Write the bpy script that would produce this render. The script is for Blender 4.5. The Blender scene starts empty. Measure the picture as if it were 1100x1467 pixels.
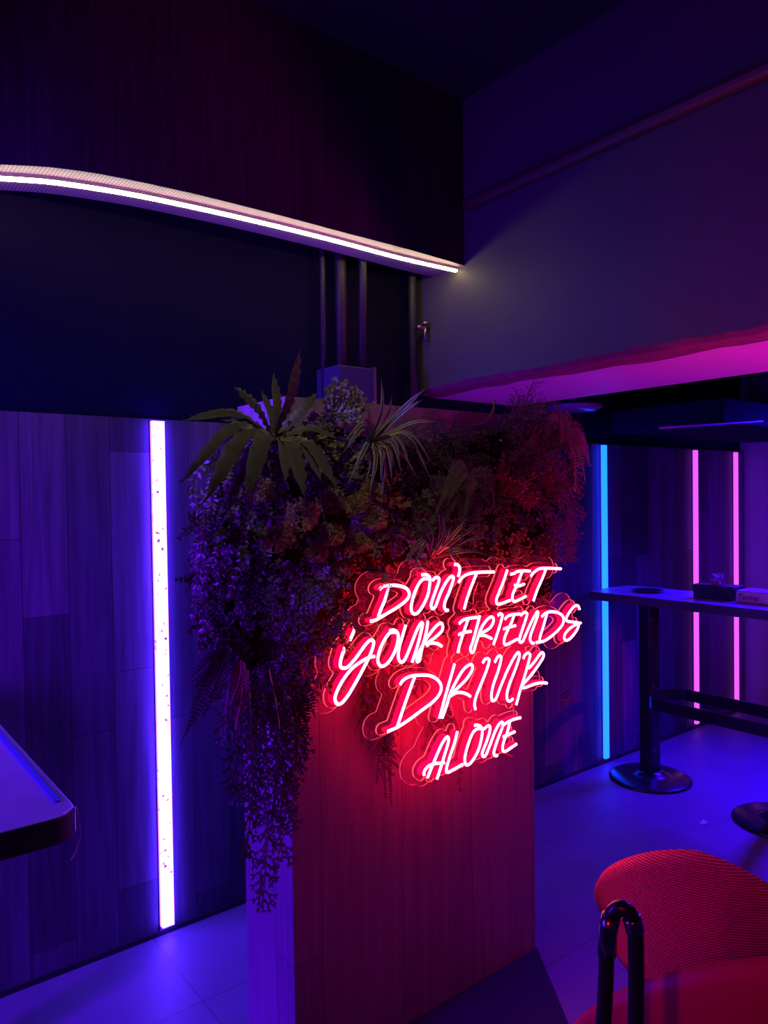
import bpy, bmesh, math, random
from mathutils import Vector, Matrix
import numpy as np
C = bpy.context.scene
COL = C.collection
random.seed(7)
PI = math.pi
R = math.radians

# ------------------------------------------------------------------ camera
F = 1060.0; W, H = 1100, 1467
TH, PITCH, ROLL = R(38.2), R(1.15), R(0.8)
EYE = Vector((0, 0, 1.65))
fw = Vector((math.sin(TH)*math.cos(PITCH), math.cos(TH)*math.cos(PITCH), -math.sin(PITCH)))
r0 = Vector((math.cos(TH), -math.sin(TH), 0)); u0 = r0.cross(fw)
rt = r0*math.cos(ROLL) - u0*math.sin(ROLL)
up = u0*math.cos(ROLL) + r0*math.sin(ROLL)
cam = bpy.data.cameras.new('camera'); co = bpy.data.objects.new('camera', cam); COL.objects.link(co)
M = Matrix.Identity(4)
for i in range(3):
    M[i][0] = rt[i]; M[i][1] = up[i]; M[i][2] = -fw[i]; M[i][3] = EYE[i]
co.matrix_world = M
cam.sensor_fit = 'VERTICAL'; cam.sensor_height = 36; cam.lens = F/H*36; cam.clip_start = 0.05
C.camera = co

def ray(px, py):
    return fw + rt*((px-W/2)/F) - up*((py-H/2)/F)
def at(px, py, Y):                      # where a sight line meets the plane y = Y
    d = ray(px, py); return EYE + d*(Y/d.y)
def atz(px, py, Z):
    d = ray(px, py); return EYE + d*((Z-EYE.z)/d.z)
def atx(px, py, X):
    d = ray(px, py); return EYE + d*(X/d.x)

# ------------------------------------------------------------------ materials
def nodes(name):
    m = bpy.data.materials.new(name); m.use_nodes = True
    return m, m.node_tree.nodes, m.node_tree.links, m.node_tree.nodes['Principled BSDF']
def mat(name, col, rough=.6, metal=0, var=.0, scale=8, spec=.5, bump=0, coat=0, sss=0):
    m, N, L, b = nodes(name)
    b.inputs['Roughness'].default_value = rough; b.inputs['Metallic'].default_value = metal
    b.inputs['Specular IOR Level'].default_value = spec; b.inputs['Coat Weight'].default_value = coat
    tc = N.new('ShaderNodeTexCoord'); nz = N.new('ShaderNodeTexNoise')
    nz.inputs['Scale'].default_value = scale; nz.inputs['Detail'].default_value = 5
    L.new(tc.outputs['Object'], nz.inputs['Vector'])
    mx = N.new('ShaderNodeMixRGB')
    mx.inputs[1].default_value = (*[c*(1-var) for c in col], 1); mx.inputs[2].default_value = (*[min(1, c*(1+var)) for c in col], 1)
    L.new(nz.outputs['Fac'], mx.inputs[0]); L.new(mx.outputs[0], b.inputs['Base Color'])
    if bump:
        bp = N.new('ShaderNodeBump'); bp.inputs['Strength'].default_value = bump; bp.inputs['Distance'].default_value = .01
        L.new(nz.outputs['Fac'], bp.inputs['Height']); L.new(bp.outputs[0], b.inputs['Normal'])
    return m
def emis(name, col, strength, speck=None, bead=None):
    m, N, L, b = nodes(name)
    b.inputs['Base Color'].default_value = (.05, .05, .05, 1)
    b.inputs['Emission Color'].default_value = (*col, 1); b.inputs['Emission Strength'].default_value = strength
    tc = N.new('ShaderNodeTexCoord')
    if speck:
        nz = N.new('ShaderNodeTexNoise'); nz.inputs['Scale'].default_value = speck; nz.inputs['Detail'].default_value = 3
        L.new(tc.outputs['Object'], nz.inputs['Vector'])
        cr = N.new('ShaderNodeValToRGB'); cr.color_ramp.elements[0].position = .31; cr.color_ramp.elements[1].position = .36
        cr.color_ramp.elements[0].color = (.08, .012, .02, 1); cr.color_ramp.elements[1].color = (1, 1, 1, 1)
        L.new(nz.outputs['Fac'], cr.inputs[0])
        mx = N.new('ShaderNodeMixRGB'); mx.blend_type = 'MULTIPLY'; mx.inputs[0].default_value = 1
        mx.inputs[1].default_value = (*col, 1); L.new(cr.outputs[0], mx.inputs[2]); L.new(mx.outputs[0], b.inputs['Emission Color'])
    if bead:
        wv = N.new('ShaderNodeTexWave'); wv.bands_direction = 'Z'; wv.inputs['Scale'].default_value = bead
        L.new(tc.outputs['Object'], wv.inputs['Vector'])
        mr = N.new('ShaderNodeMapRange'); mr.inputs[3].default_value = strength*.35; mr.inputs[4].default_value = strength*1.3
        L.new(wv.outputs['Fac'], mr.inputs[0]); L.new(mr.outputs[0], b.inputs['Emission Strength'])
    return m
def planks(name, c1, c2, pw, pl, rough=.55, seam=.012, seed=0., bias=0., g=(.62, 1.3)):
    """vertical wood boards of uneven tone"""
    m, N, L, b = nodes(name)
    tc = N.new('ShaderNodeTexCoord'); sep = N.new('ShaderNodeSeparateXYZ'); cmb = N.new('ShaderNodeCombineXYZ')
    L.new(tc.outputs['Object'], sep.inputs[0])
    ad = N.new('ShaderNodeMath'); ad.operation = 'ADD'; L.new(sep.outputs[0], ad.inputs[0]); L.new(sep.outputs[1], ad.inputs[1])
    a2 = N.new('ShaderNodeMath'); a2.operation = 'ADD'; a2.inputs[1].default_value = 10+seed; L.new(ad.outputs[0], a2.inputs[0])
    a3 = N.new('ShaderNodeMath'); a3.operation = 'ADD'; a3.inputs[1].default_value = 10+seed*.7; L.new(sep.outputs[2], a3.inputs[0])
    L.new(a3.outputs[0], cmb.inputs[0]); L.new(a2.outputs[0], cmb.inputs[1])
    br = N.new('ShaderNodeTexBrick'); L.new(cmb.outputs[0], br.inputs['Vector'])
    br.inputs['Scale'].default_value = 1; br.inputs['Brick Width'].default_value = pl; br.inputs['Row Height'].default_value = pw
    br.inputs['Mortar Size'].default_value = seam*.12; br.inputs['Mortar Smooth'].default_value = .3; br.inputs['Bias'].default_value = bias
    br.offset = .38; br.offset_frequency = 2; br.squash = .7; br.squash_frequency = 3
    br.inputs['Color1'].default_value = (*c1, 1); br.inputs['Color2'].default_value = (*c2, 1)
    br.inputs['Mortar'].default_value = (*[c*.35 for c in c1], 1)
    mp = N.new('ShaderNodeMapping'); mp.inputs['Scale'].default_value = (45, 45, 2.2); L.new(tc.outputs['Object'], mp.inputs[0])
    nz = N.new('ShaderNodeTexNoise'); nz.inputs['Scale'].default_value = 1; nz.inputs['Detail'].default_value = 6; nz.inputs['Distortion'].default_value = .6
    L.new(mp.outputs[0], nz.inputs['Vector'])
    mr = N.new('ShaderNodeMapRange'); mr.inputs[1].default_value = .3; mr.inputs[2].default_value = .7; mr.inputs[3].default_value = g[0]; mr.inputs[4].default_value = g[1]
    L.new(nz.outputs['Fac'], mr.inputs[0])
    mx = N.new('ShaderNodeMixRGB'); mx.blend_type = 'MULTIPLY'; mx.inputs[0].default_value = 1
    L.new(br.outputs['Color'], mx.inputs[1]); L.new(mr.outputs[0], mx.inputs[2]); L.new(mx.outputs[0], b.inputs['Base Color'])
    b.inputs['Roughness'].default_value = rough
    bp = N.new('ShaderNodeBump'); bp.inputs['Strength'].default_value = .15; bp.inputs['Distance'].default_value = .004
    L.new(nz.outputs['Fac'], bp.inputs['Height']); L.new(bp.outputs[0], b.inputs['Normal'])
    return m

def dark_floor():
    m, N, L, b = nodes('floor_tiles')
    tc = N.new('ShaderNodeTexCoord'); br = N.new('ShaderNodeTexBrick')
    mp = N.new('ShaderNodeMapping'); mp.inputs['Location'].default_value = (.2, .13, 0); L.new(tc.outputs['Object'], mp.inputs[0])
    L.new(mp.outputs[0], br.inputs['Vector']); br.offset = 0
    br.inputs['Scale'].default_value = 1; br.inputs['Brick Width'].default_value = 1.2; br.inputs['Row Height'].default_value = .6
    br.inputs['Mortar Size'].default_value = .003
    br.inputs['Color1'].default_value = (.17, .12, .22, 1); br.inputs['Color2'].default_value = (.19, .13, .24, 1); br.inputs['Mortar'].default_value = (.11, .08, .14, 1)
    nz = N.new('ShaderNodeTexNoise'); nz.inputs['Scale'].default_value = 5; nz.inputs['Detail'].default_value = 8; L.new(tc.outputs['Object'], nz.inputs['Vector'])
    mr = N.new('ShaderNodeMapRange'); mr.inputs[3].default_value = .7; mr.inputs[4].default_value = 1.3; L.new(nz.outputs['Fac'], mr.inputs[0])
    mx = N.new('ShaderNodeMixRGB'); mx.blend_type = 'MULTIPLY'; mx.inputs[0].default_value = 1
    L.new(br.outputs['Color'], mx.inputs[1]); L.new(mr.outputs[0], mx.inputs[2]); L.new(mx.outputs[0], b.inputs['Base Color'])
    m2 = N.new('ShaderNodeMapRange'); m2.inputs[3].default_value = .42; m2.inputs[4].default_value = .62; L.new(nz.outputs['Fac'], m2.inputs[0])
    L.new(m2.outputs[0], b.inputs['Roughness'])
    return m
def fabric_mat():
    m, N, L, b = nodes('red_woven_fabric')
    tc = N.new('ShaderNodeTexCoord')
    w1 = N.new('ShaderNodeTexWave'); w1.bands_direction = 'Z'; w1.inputs['Scale'].default_value = 42; w1.inputs['Distortion'].default_value = 1.5; w1.inputs['Detail Scale'].default_value = 6
    L.new(tc.outputs['Object'], w1.inputs['Vector'])
    nz = N.new('ShaderNodeTexNoise'); nz.inputs['Scale'].default_value = 260; nz.inputs['Detail'].default_value = 2; L.new(tc.outputs['Object'], nz.inputs['Vector'])
    ad = N.new('ShaderNodeMath'); ad.operation = 'ADD'; L.new(w1.outputs['Fac'], ad.inputs[0]); L.new(nz.outputs['Fac'], ad.inputs[1])
    cr = N.new('ShaderNodeValToRGB'); cr.color_ramp.elements[0].position = .35; cr.color_ramp.elements[1].position = 1.
    cr.color_ramp.elements[0].color = (.28, .012, .02, 1); cr.color_ramp.elements[1].color = (.85, .16, .14, 1)
    hf = N.new('ShaderNodeMath'); hf.operation = 'MULTIPLY'; hf.inputs[1].default_value = .62; L.new(ad.outputs[0], hf.inputs[0])
    L.new(hf.outputs[0], cr.inputs[0]); L.new(cr.outputs[0], b.inputs['Base Color']); b.inputs['Roughness'].default_value = .9
    bp = N.new('ShaderNodeBump'); bp.inputs['Strength'].default_value = .6; bp.inputs['Distance'].default_value = .004
    L.new(hf.outputs[0], bp.inputs['Height']); L.new(bp.outputs[0], b.inputs['Normal'])
    return m
def ribbed_mat():
    m, N, L, b = nodes('ribbed_soffit')
    tc = N.new('ShaderNodeTexCoord'); w = N.new('ShaderNodeTexWave'); w.bands_direction = 'X'; w.inputs['Scale'].default_value = 30
    L.new(tc.outputs['Object'], w.inputs['Vector'])
    mx = N.new('ShaderNodeMixRGB'); mx.inputs[1].default_value = (.14, .06, .22, 1); mx.inputs[2].default_value = (.40, .20, .50, 1)
    L.new(w.outputs['Fac'], mx.inputs[0]); L.new(mx.outputs[0], b.inputs['Base Color']); b.inputs['Roughness'].default_value = .5
    return m
def acrylic_mat():
    m, N, L, b = nodes('clear_acrylic')
    tr = N.new('ShaderNodeBsdfTransparent'); tr.inputs[0].default_value = (.96, .9, .92, 1)
    gl = N.new('ShaderNodeBsdfGlossy'); gl.inputs['Roughness'].default_value = .2
    fr = N.new('ShaderNodeFresnel'); fr.inputs[0].default_value = 1.08
    mx = N.new('ShaderNodeMixShader'); L.new(fr.outputs[0], mx.inputs[0]); L.new(tr.outputs[0], mx.inputs[1]); L.new(gl.outputs[0], mx.inputs[2])
    em = N.new('ShaderNodeEmission'); em.inputs[0].default_value = (1, .01, .12, 1); em.inputs[1].default_value = .035  # faint red emission stands in for the neon haze between the letters
    ad = N.new('ShaderNodeAddShader'); L.new(mx.outputs[0], ad.inputs[0]); L.new(em.outputs[0], ad.inputs[1])
    L.new(ad.outputs[0], N['Material Output'].inputs['Surface'])
    return m

MT = dict(
    wall=planks('wall_boards', (.045, .03, .055), (.17, .12, .18), .15, 1.15, seed=.35),
    column=planks('column_boards', (.40, .28, .42), (.47, .33, .48), .30, 3.2, seam=.01, g=(.82, 1.14)),
    fascia=planks('fascia_boards', (.055, .034, .055), (.07, .045, .065), .6, 3.),
    dark=mat('dark_paint', (.02, .018, .025), .7, var=.2),
    black=mat('black_paint', (.006, .003, .035), .9, spec=.1, var=.2),
    ceil=mat('ceiling_paint', (.03, .025, .035), .9, var=.2),
    beam=mat('beam_paint', (.09, .075, .078), .65, var=.12, scale=3, bump=.1),
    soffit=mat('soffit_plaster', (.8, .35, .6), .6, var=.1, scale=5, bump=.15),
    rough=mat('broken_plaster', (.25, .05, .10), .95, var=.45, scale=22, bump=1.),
    floor=dark_floor(), rib=ribbed_mat(), fabric=fabric_mat(),
    metal=mat('black_metal', (.03, .03, .035), .28, .6, spec=.6),
    chrome=mat('dark_chrome', (.25, .22, .25), .2, 1.),
    alu=mat('aluminium', (.5, .5, .52), .35, 1.),
    pipe=mat('pipe_paint', (.028, .018, .03), .5, var=.2),
    pipewarm=mat('pipe_paint_pale', (.05, .04, .045), .5, var=.2),
    table=mat('table_laminate', (.34, .28, .42), .35, var=.15, scale=14),
    tedge=mat('table_edge', (.05, .05, .06), .35),
    trim=mat('blue_trim', (.10, .12, .6), .3),
    plastic=mat('red_shell_plastic', (.55, .02, .03), .5, var=.06, scale=3),
    white=mat('tissue_paper', (.85, .85, .9), .8), box=mat('black_card', (.015, .015, .02), .4),
    packet=mat('packet_film', (.7, .66, .75), .3, var=.3, scale=40), ink=mat('ink', (.01, .01, .02), .6),
    acrylic=acrylic_mat(),
    core=emis('neon_core', (1., .14, .30), 18.0),
    side=emis('neon_silicone', (1, .0, .009), 8.5),
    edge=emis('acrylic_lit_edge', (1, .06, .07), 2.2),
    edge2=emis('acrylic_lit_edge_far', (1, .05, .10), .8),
    led_violet=emis('led_violet', (.075, .022, 1), 46, speck=48),
    led_blue=emis('led_blue', (.002, .032, 1), 13),
    led_pink=emis('led_pink', (.82, .10, 1), 1.5, bead=26),
    led_warm=emis('led_warm', (1, .80, .33), 20),
    leaf_a=mat('leaf_olive', (.24, .27, .14), .5, var=.35, scale=14),
    fern_leaf=mat('fern_leaf', (.15, .16, .10), .45, var=.35, scale=22, bump=.3),
    vine_leaf=mat('vine_leaf', (.62, .50, .62), .3, var=.3, scale=30),
    leaf_b=mat('leaf_deep', (.13, .15, .09), .5, var=.4, scale=18),
    leaf_c=mat('leaf_bright', (.36, .40, .2), .5, var=.3, scale=18),
    leaf_d=mat('leaf_gray', (.28, .28, .26), .4, var=.3, scale=20),
    pale=mat('leaf_cream_edge', (.62, .58, .42), .45, var=.15),
    sedum=mat('sedum_flower', (.55, .42, .22), .7, var=.3, scale=30),
    russet=mat('russet_foliage', (.42, .17, .10), .6, var=.4, scale=20),
    stem=mat('stem_brown', (.07, .05, .03), .7, var=.3),
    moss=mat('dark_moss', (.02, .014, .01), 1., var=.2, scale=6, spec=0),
)

# ------------------------------------------------------------------ mesh helpers
class MB:
    def __init__(s): s.v = []; s.f = []; s.m = []
    def add(s, vs, fs, mi=0):
        o = len(s.v); s.v += [tuple(v) for v in vs]; s.f += [tuple(i+o for i in f) for f in fs]; s.m += [mi]*len(fs)
    def box(s, a, b, mi=0):
        x0, y0, z0 = a; x1, y1, z1 = b
        s.add([(x0,y0,z0),(x1,y0,z0),(x1,y1,z0),(x0,y1,z0),(x0,y0,z1),(x1,y0,z1),(x1,y1,z1),(x0,y1,z1)],
              [(0,3,2,1),(4,5,6,7),(0,1,5,4),(1,2,6,5),(2,3,7,6),(3,0,4,7)], mi)
    def tube(s, pts, r, n=8, mi=0, cap=True, closed=False):
        pts = [Vector(p) for p in pts]; k = len(pts); rr = r if isinstance(r, (list, tuple)) else [r]*k
        o = len(s.v); prev = None
        for i, p in enumerate(pts):
            if closed: t = pts[(i+1) % k]-pts[i-1]
            else: t = pts[min(i+1, k-1)]-pts[max(i-1, 0)]
            t.normalize()
            if prev is None:
                a = Vector((0, 0, 1)) if abs(t.z) < .9 else Vector((1, 0, 0)); x = t.cross(a).normalized()
            else: x = (prev-t*prev.dot(t)).normalized()
            prev = x; y = t.cross(x)
            for j in range(n):
                an = 2*PI*j/n; s.v.append(tuple(p+(x*math.cos(an)+y*math.sin(an))*rr[i]))
        for i in range(k if closed else k-1):
            a = o+i*n; b = o+((i+1) % k)*n
            for j in range(n):
                s.f.append((a+j, a+(j+1) % n, b+(j+1) % n, b+j)); s.m.append(mi)
        if cap and not closed:
            s.f.append(tuple(o+j for j in range(n))[::-1]); s.m.append(mi)
            s.f.append(tuple(o+(k-1)*n+j for j in range(n))); s.m.append(mi)
    def lathe(s, prof, c=(0,0,0), n=40, mi=0):
        o = len(s.v)
        for r, z in prof:
            for j in range(n):
                an = 2*PI*j/n; s.v.append((c[0]+r*math.cos(an), c[1]+r*math.sin(an), c[2]+z))
        for i in range(len(prof)-1):
            for j in range(n):
                s.f.append((o+i*n+j, o+i*n+(j+1) % n, o+(i+1)*n+(j+1) % n, o+(i+1)*n+j)); s.m.append(mi)
        s.f.append(tuple(o+j for j in range(n))[::-1]); s.m.append(mi)
        s.f.append(tuple(o+(len(prof)-1)*n+j for j in range(n))); s.m.append(mi)
    def prism(s, poly, z0, z1, mi=0):
        n = len(poly)
        s.add([(x, y, z0) for x, y in poly]+[(x, y, z1) for x, y in poly],
              [tuple(range(n))[::-1], tuple(range(n, 2*n))]+[(i, (i+1) % n, n+(i+1) % n, n+i) for i in range(n)], mi)
    def build(s, name, mats, parent=None, smooth=False, bevel=0):
        me = bpy.data.meshes.new(name)
        v = s.v
        if parent is not None:
            lx = parent.matrix_world.inverted() if False else None
            p = WORLD.get(parent.name, Vector((0, 0, 0)))
            v = [(a[0]-p.x, a[1]-p.y, a[2]-p.z) for a in v]
        me.from_pydata(v, [], s.f)
        for m in (mats if isinstance(mats, (list, tuple)) else [mats]): me.materials.append(m)
        me.polygons.foreach_set('material_index', s.m)
        if smooth: me.polygons.foreach_set('use_smooth', [True]*len(s.f))
        me.update()
        o = bpy.data.objects.new(name, me); COL.objects.link(o)
        if parent is not None: o.parent = parent; WORLD[o.name] = WORLD.get(parent.name, Vector((0, 0, 0)))
        else: WORLD[o.name] = Vector((0, 0, 0))
        if bevel:
            md = o.modifiers.new('bevel', 'BEVEL'); md.width = bevel; md.segments = 2; md.limit_method = 'ANGLE'
        return o
WORLD = {}
def thing(name, label, cat, loc=(0, 0, 0), group=None):
    o = bpy.data.objects.new(name, None); o.empty_display_size = .05; COL.objects.link(o); o.location = loc
    o['label'] = label; o['category'] = cat
    if group: o['group'] = group
    WORLD[o.name] = Vector(loc); return o
def tag(o, label, cat, group=None, kind=None):
    o['label'] = label; o['category'] = cat
    if group: o['group'] = group
    if kind: o['kind'] = kind
    return o
def struct(o, label=None, cat=None):
    o['kind'] = 'structure'
    if label: o['label'] = label
    if cat: o['category'] = cat
    return o
def single(mb, name, mats, label, cat, group=None, **kw):
    """one-mesh thing with its origin near its own geometry"""
    o = mb.build(name, mats, **kw); return tag(o, label, cat, group)
def smoothpath(pts, n=6, closed=False):
    P = [Vector(p) for p in pts]; out = []; k = len(P)
    rng = range(k if closed else k-1)
    for i in rng:
        a, b = P[i], P[(i+1) % k]
        p0 = P[i-1] if (closed or i > 0) else a*2-b
        p3 = P[(i+2) % k] if (closed or i < k-2) else b*2-a
        for j in range(n):
            t = j/n; t2 = t*t; t3 = t2*t
            out.append(.5*((2*a)+(b-p0)*t+(2*p0-5*a+4*b-p3)*t2+(3*a-p0-3*b+p3)*t3))
    if not closed: out.append(P[-1])
    return out
def rnd(a, b): return random.uniform(a, b)

# ------------------------------------------------------------------ room shell
WY = 2.72; WT = 1.955; CEIL = 3.41
mb = MB(); mb.box((-4, -3.5, -.1), (5.62, 2.9, 0)); struct(mb.build('floor', MT['floor']), 'dark tiled floor lit blue', 'floor')
mb = MB(); mb.box((-4, -3.5, CEIL), (5.62, 2.9, CEIL+.1)); struct(mb.build('ceiling', MT['ceil']), 'dark unlit ceiling', 'ceiling')
mb = MB(); mb.box((-4, WY, 0), (5.62, WY+.18, WT)); struct(mb.build('wall_back', MT['wall']), 'vertical wood plank wall behind the column, lit blue', 'wall')
mb = MB(); mb.box((-4, WY+.03, WT), (5.62, WY+.18, CEIL)); struct(mb.build('wall_upper', MT['black']), 'dark painted wall above the wood planks', 'wall')
mb = MB(); mb.box((5.62, -3.5, 0), (5.75, 2.9, CEIL)); struct(mb.build('wall_right', mat('right_wall_paint', (.22, .2, .28), .6, var=.1)), 'smooth blue-lit wall at the far right', 'wall')
mb = MB(); mb.box((-4, WY-.008, 0), (5.62, WY, .02)); struct(mb.build('baseboard_back', MT['dark']), 'low dark baseboard under the plank wall', 'baseboard')

# column
CX0, CX1, CY0, CY1, CZ = 1.045, 2.06, 1.76, 2.04, 1.93
mb = MB(); mb.box((CX0, CY0, 0), (CX1, CY1, CZ)); column = mb.build('column', MT['column'], bevel=.002)
struct(column, 'wood-clad freestanding half-height column carrying the plants and neon sign', 'column')

mb = MB(); mb.prism([(2.062, 1.757), (.5, 1.757), (.5, 1.0), (1.52, 1.0)], 0, .006)  # thin black wedge laid on the floor at the column foot
single(mb, 'dark_floor', mat('flat_black', (.018, .014, .02), .8), 'flat black wedge on the floor along the foot of the wood column', 'mat')
# ceiling beam crossing toward the viewer
BX0, BX1, BZ = 2.355, 3.09, 2.138
pl = []; ys = np.linspace(WY+.02, -3.5, 90)
mb = MB(); rs = random.Random(3)
jag = [.10+.018*math.sin(y*5.1)+.012*math.sin(y*17+1)+rs.uniform(-.012, .012) for y in ys]
up_ = [.006+.003*math.sin(y*9)+rs.uniform(0, .008) for y in ys]
v = []; f = []; mi = []
for y, j, u in zip(ys, jag, up_):
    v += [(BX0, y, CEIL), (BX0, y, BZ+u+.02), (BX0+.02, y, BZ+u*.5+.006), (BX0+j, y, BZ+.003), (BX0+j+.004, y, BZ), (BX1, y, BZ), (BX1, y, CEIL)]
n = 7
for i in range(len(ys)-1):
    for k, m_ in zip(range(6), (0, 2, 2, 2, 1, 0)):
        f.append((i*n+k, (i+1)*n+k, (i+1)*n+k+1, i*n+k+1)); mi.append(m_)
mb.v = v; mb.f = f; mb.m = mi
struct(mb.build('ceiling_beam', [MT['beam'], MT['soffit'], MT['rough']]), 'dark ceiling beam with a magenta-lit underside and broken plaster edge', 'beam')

# curved bulkhead
LX = [(670,382,657,391),(586,357.5,575,372.5),(500,335,490,350),(420,313.5,412,330.5),(350,295.5,340,313.5),(275,277,268,297.5),(200,260.5,195,282.5),(135,248,130,271.5),(75,240,72,263.5),(30,237,28,260),(-10,235.5,-12,258),(-60,236,-62,258)]
def curve_at(k, z, dy=0, x_end=None):
    P_ = [atz(q[k], q[k+1]+dy, z) for q in LX]
    P_ = [Vector((p.x, p.y, 0)) for p in P_]
    if x_end: P_[0] = Vector((x_end, P_[0].y+(P_[0].y-P_[1].y)/(P_[0].x-P_[1].x)*(x_end-P_[0].x), 0))
    return smoothpath(P_, 4)
outer = curve_at(0, 2.68, 0, 2.356)
led_mid = curve_at(2, 2.66, -1, 2.34)
back_ = curve_at(2, 2.68, 14, 2.356)
def offset(path, d):
    out = []
    for i, p in enumerate(path):
        t = path[min(i+1, len(path)-1)]-path[max(i-1, 0)]; t.normalize()
        nrm = Vector((t.y, -t.x, 0)) # to the right of travel (-x travel -> +y)
        out.append(p+nrm*d)
    return out
BH = 2.68
inner = back_
poly = [(p.x, p.y) for p in outer]+[(p.x, p.y) for p in reversed(inner)]
def strip_solid(mb, a, b, z0, z1, mi=0, mib=None):
    n = len(a); vs = []
    for p, q in zip(a, b): vs += [(p.x, p.y, z0), (q.x, q.y, z0), (q.x, q.y, z1), (p.x, p.y, z1)]
    fs = []; mm = []
    for i in range(n-1):
        for k in range(4):
            fs.append((i*4+k, i*4+(k+1) % 4, (i+1)*4+(k+1) % 4, (i+1)*4+k)); mm.append(mib if (k == 0 and mib is not None) else mi)
    fs += [(0, 3, 2, 1), ((n-1)*4, (n-1)*4+1, (n-1)*4+2, (n-1)*4+3)]; mm += [mi, mi]
    o = len(mb.v); mb.v += vs; mb.f += [tuple(x+o for x in t) for t in fs]; mb.m += mm
mb = MB(); strip_solid(mb, outer, inner, BH, CEIL, 0, 1)
struct(mb.build('bulkhead', [MT['fascia'], MT['rib']]), 'dark curved ceiling bulkhead with a ribbed lower edge', 'bulkhead')
lamp = thing('ceiling_light_strip', 'long curved warm white LED strip under the ceiling bulkhead', 'light strip', tuple(outer[20])[:2]+(BH,))
a = offset(led_mid, -.0075); b = offset(led_mid, .0075)
mb = MB(); strip_solid(mb, offset(led_mid, -.007), offset(led_mid, .007), BH-.012, BH); mb.build('channel', MT['alu'], lamp)
mb = MB(); strip_solid(mb, a, b, BH-.021, BH-.012); mb.build('diffuser', MT['led_warm'], lamp)
# conduit along the beam, vertical pipes
mb = MB(); mb.tube([(BX0-.026, 2.34, 2.93), (BX0-.026, -3.4, 2.93)], .027, 12)
single(mb, 'conduit', mat('conduit_red', (.10, .03, .04), .5), 'thin reddish conduit running diagonally along the upper beam', 'conduit')

def pipe(px, w, ztop, zbot, label, m, Y=2.70, kind='pipe', dx=0, box=False):
    p = at(px, 480, Y); o = thing(kind, label, 'pipe', (p.x, Y, zbot))
    mb = MB()
    mb.tube([(p.x+dx, Y, ztop), (p.x+dx*.5, Y, (ztop+zbot)/2+.1), (p.x, Y, zbot)], w, 14); mb.build('tube', m, o, smooth=True)
    return o, p
PY = 2.66
pipe(463, .012, CEIL, WT+.0, 'thin dark cable drop left of the pipes above the column', MT['pipe'], 2.70, 'cable')
pipe(489, .026, CEIL, WT+.0, 'thick dark vertical pipe behind the column top', MT['pipe'], 2.69)
pipe(518, .018, CEIL, WT+.16, 'slanting dark pipe entering the purple box', MT['pipe'], 2.62, dx=.03)
o, p = pipe(591, .019, CEIL, WT-.05, 'pale pipe with a brass valve beside the beam', MT['pipewarm'], 2.68)
mb = MB(); z = at(597, 474, 2.66).z
mb.tube([(p.x, 2.655, z+.02), (p.x+.028, 2.63, z+.01)], .013, 10); mb.tube([(p.x+.026, 2.62, z-.055), (p.x+.026, 2.62, z+.02)], .009, 8); mb.lathe([(.004, 0), (.018, .004), (.018, .014), (.004, .018)], (p.x+.026, 2.62, z+.02), 12)
mb.build('valve', mat('brass', (.45, .36, .25), .3, 1.), o, smooth=True)['label'] = 'small brass valve'
mb = MB(); q0 = at(477, 524, 2.62); q1 = at(527, 600, 2.62)
jb = thing('junction_box', 'purple-lit metal box behind the top of the plants', 'box', (q0.x, 2.6, q1.z))
mb.box((q0.x, 2.58, 1.955), (q1.x, 2.75, q0.z)); mb.build('housing', mat('box_blue', (.05, .04, .16), .4), jb, bevel=.004)
mb = MB(); mb.box((q1.x-.006, 2.565, 1.93), (q1.x+.008, 2.58, q0.z+.004)); mb.build('door_edge', MT['alu'], jb)

# dark lowered duct and lamp at far right
mb = MB(); a0 = at(925, 620, 2.35); mb.box((3.9, 2.0, 2.02), (5.6, 2.7, 2.16)); du = single(mb, 'ceiling_duct', MT['black'], 'dark low duct above the plank wall at far right', 'duct', bevel=.01)
A_ = at(945, 613, 1.95); B_ = at(1092, 604, 1.95)
mb = MB(); mb.tube([A_, B_], .006, 8); single(mb, 'rail', mat('rail_violet', (.30, .2, .6), .35), 'thin violet-lit rail under the dark ceiling at far right', 'rail')
c = at(815, 588, 2.55)
mb = MB(); mb.lathe([(.03, .02), (.14, .012), (.15, .0), (.12, -.02), (.02, -.03)], (c.x-.02, 2.50, c.z+.01), 28)
mb.tube([(c.x-.02, 2.5, c.z+.02), (c.x-.02, 2.5, CEIL)], .008, 8)
single(mb, 'hanging_lamp', mat('lamp_blue', (.12, .12, .25), .25), 'flat dark lamp disc hanging behind the plants at right', 'lamp', smooth=True)

# ------------------------------------------------------------------ LED wall strips
def led(x, m, label, w=.036, z0=0.02, z1=WT-.005, proud=.018):
    o = thing('led_strip', label, 'light strip', (x, WY, z0))
    mb = MB(); mb.box((x-w/2-.004, WY-.006, z0), (x+w/2+.004, WY+.0, z1)); mb.build('channel', MT['alu'], o)
    mb = MB(); mb.box((x-w/2, WY-.006-proud, z0+.015), (x+w/2, WY-.006, z1-.004)); mb.build('diffuser', m, o)
led(1.056, MT['led_violet'], 'bright violet-white vertical LED strip on plank wall left of the column', .045, z0=.02)
led(3.834, MT['led_blue'], 'blue vertical LED strip on the wall just right of the column', .034)
led(4.89, MT['led_pink'], 'pink vertical LED strip above the bar table, the nearer of two', .036)
led(5.46, MT['led_pink'], 'pink vertical LED strip nearest the right corner', .036)

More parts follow.
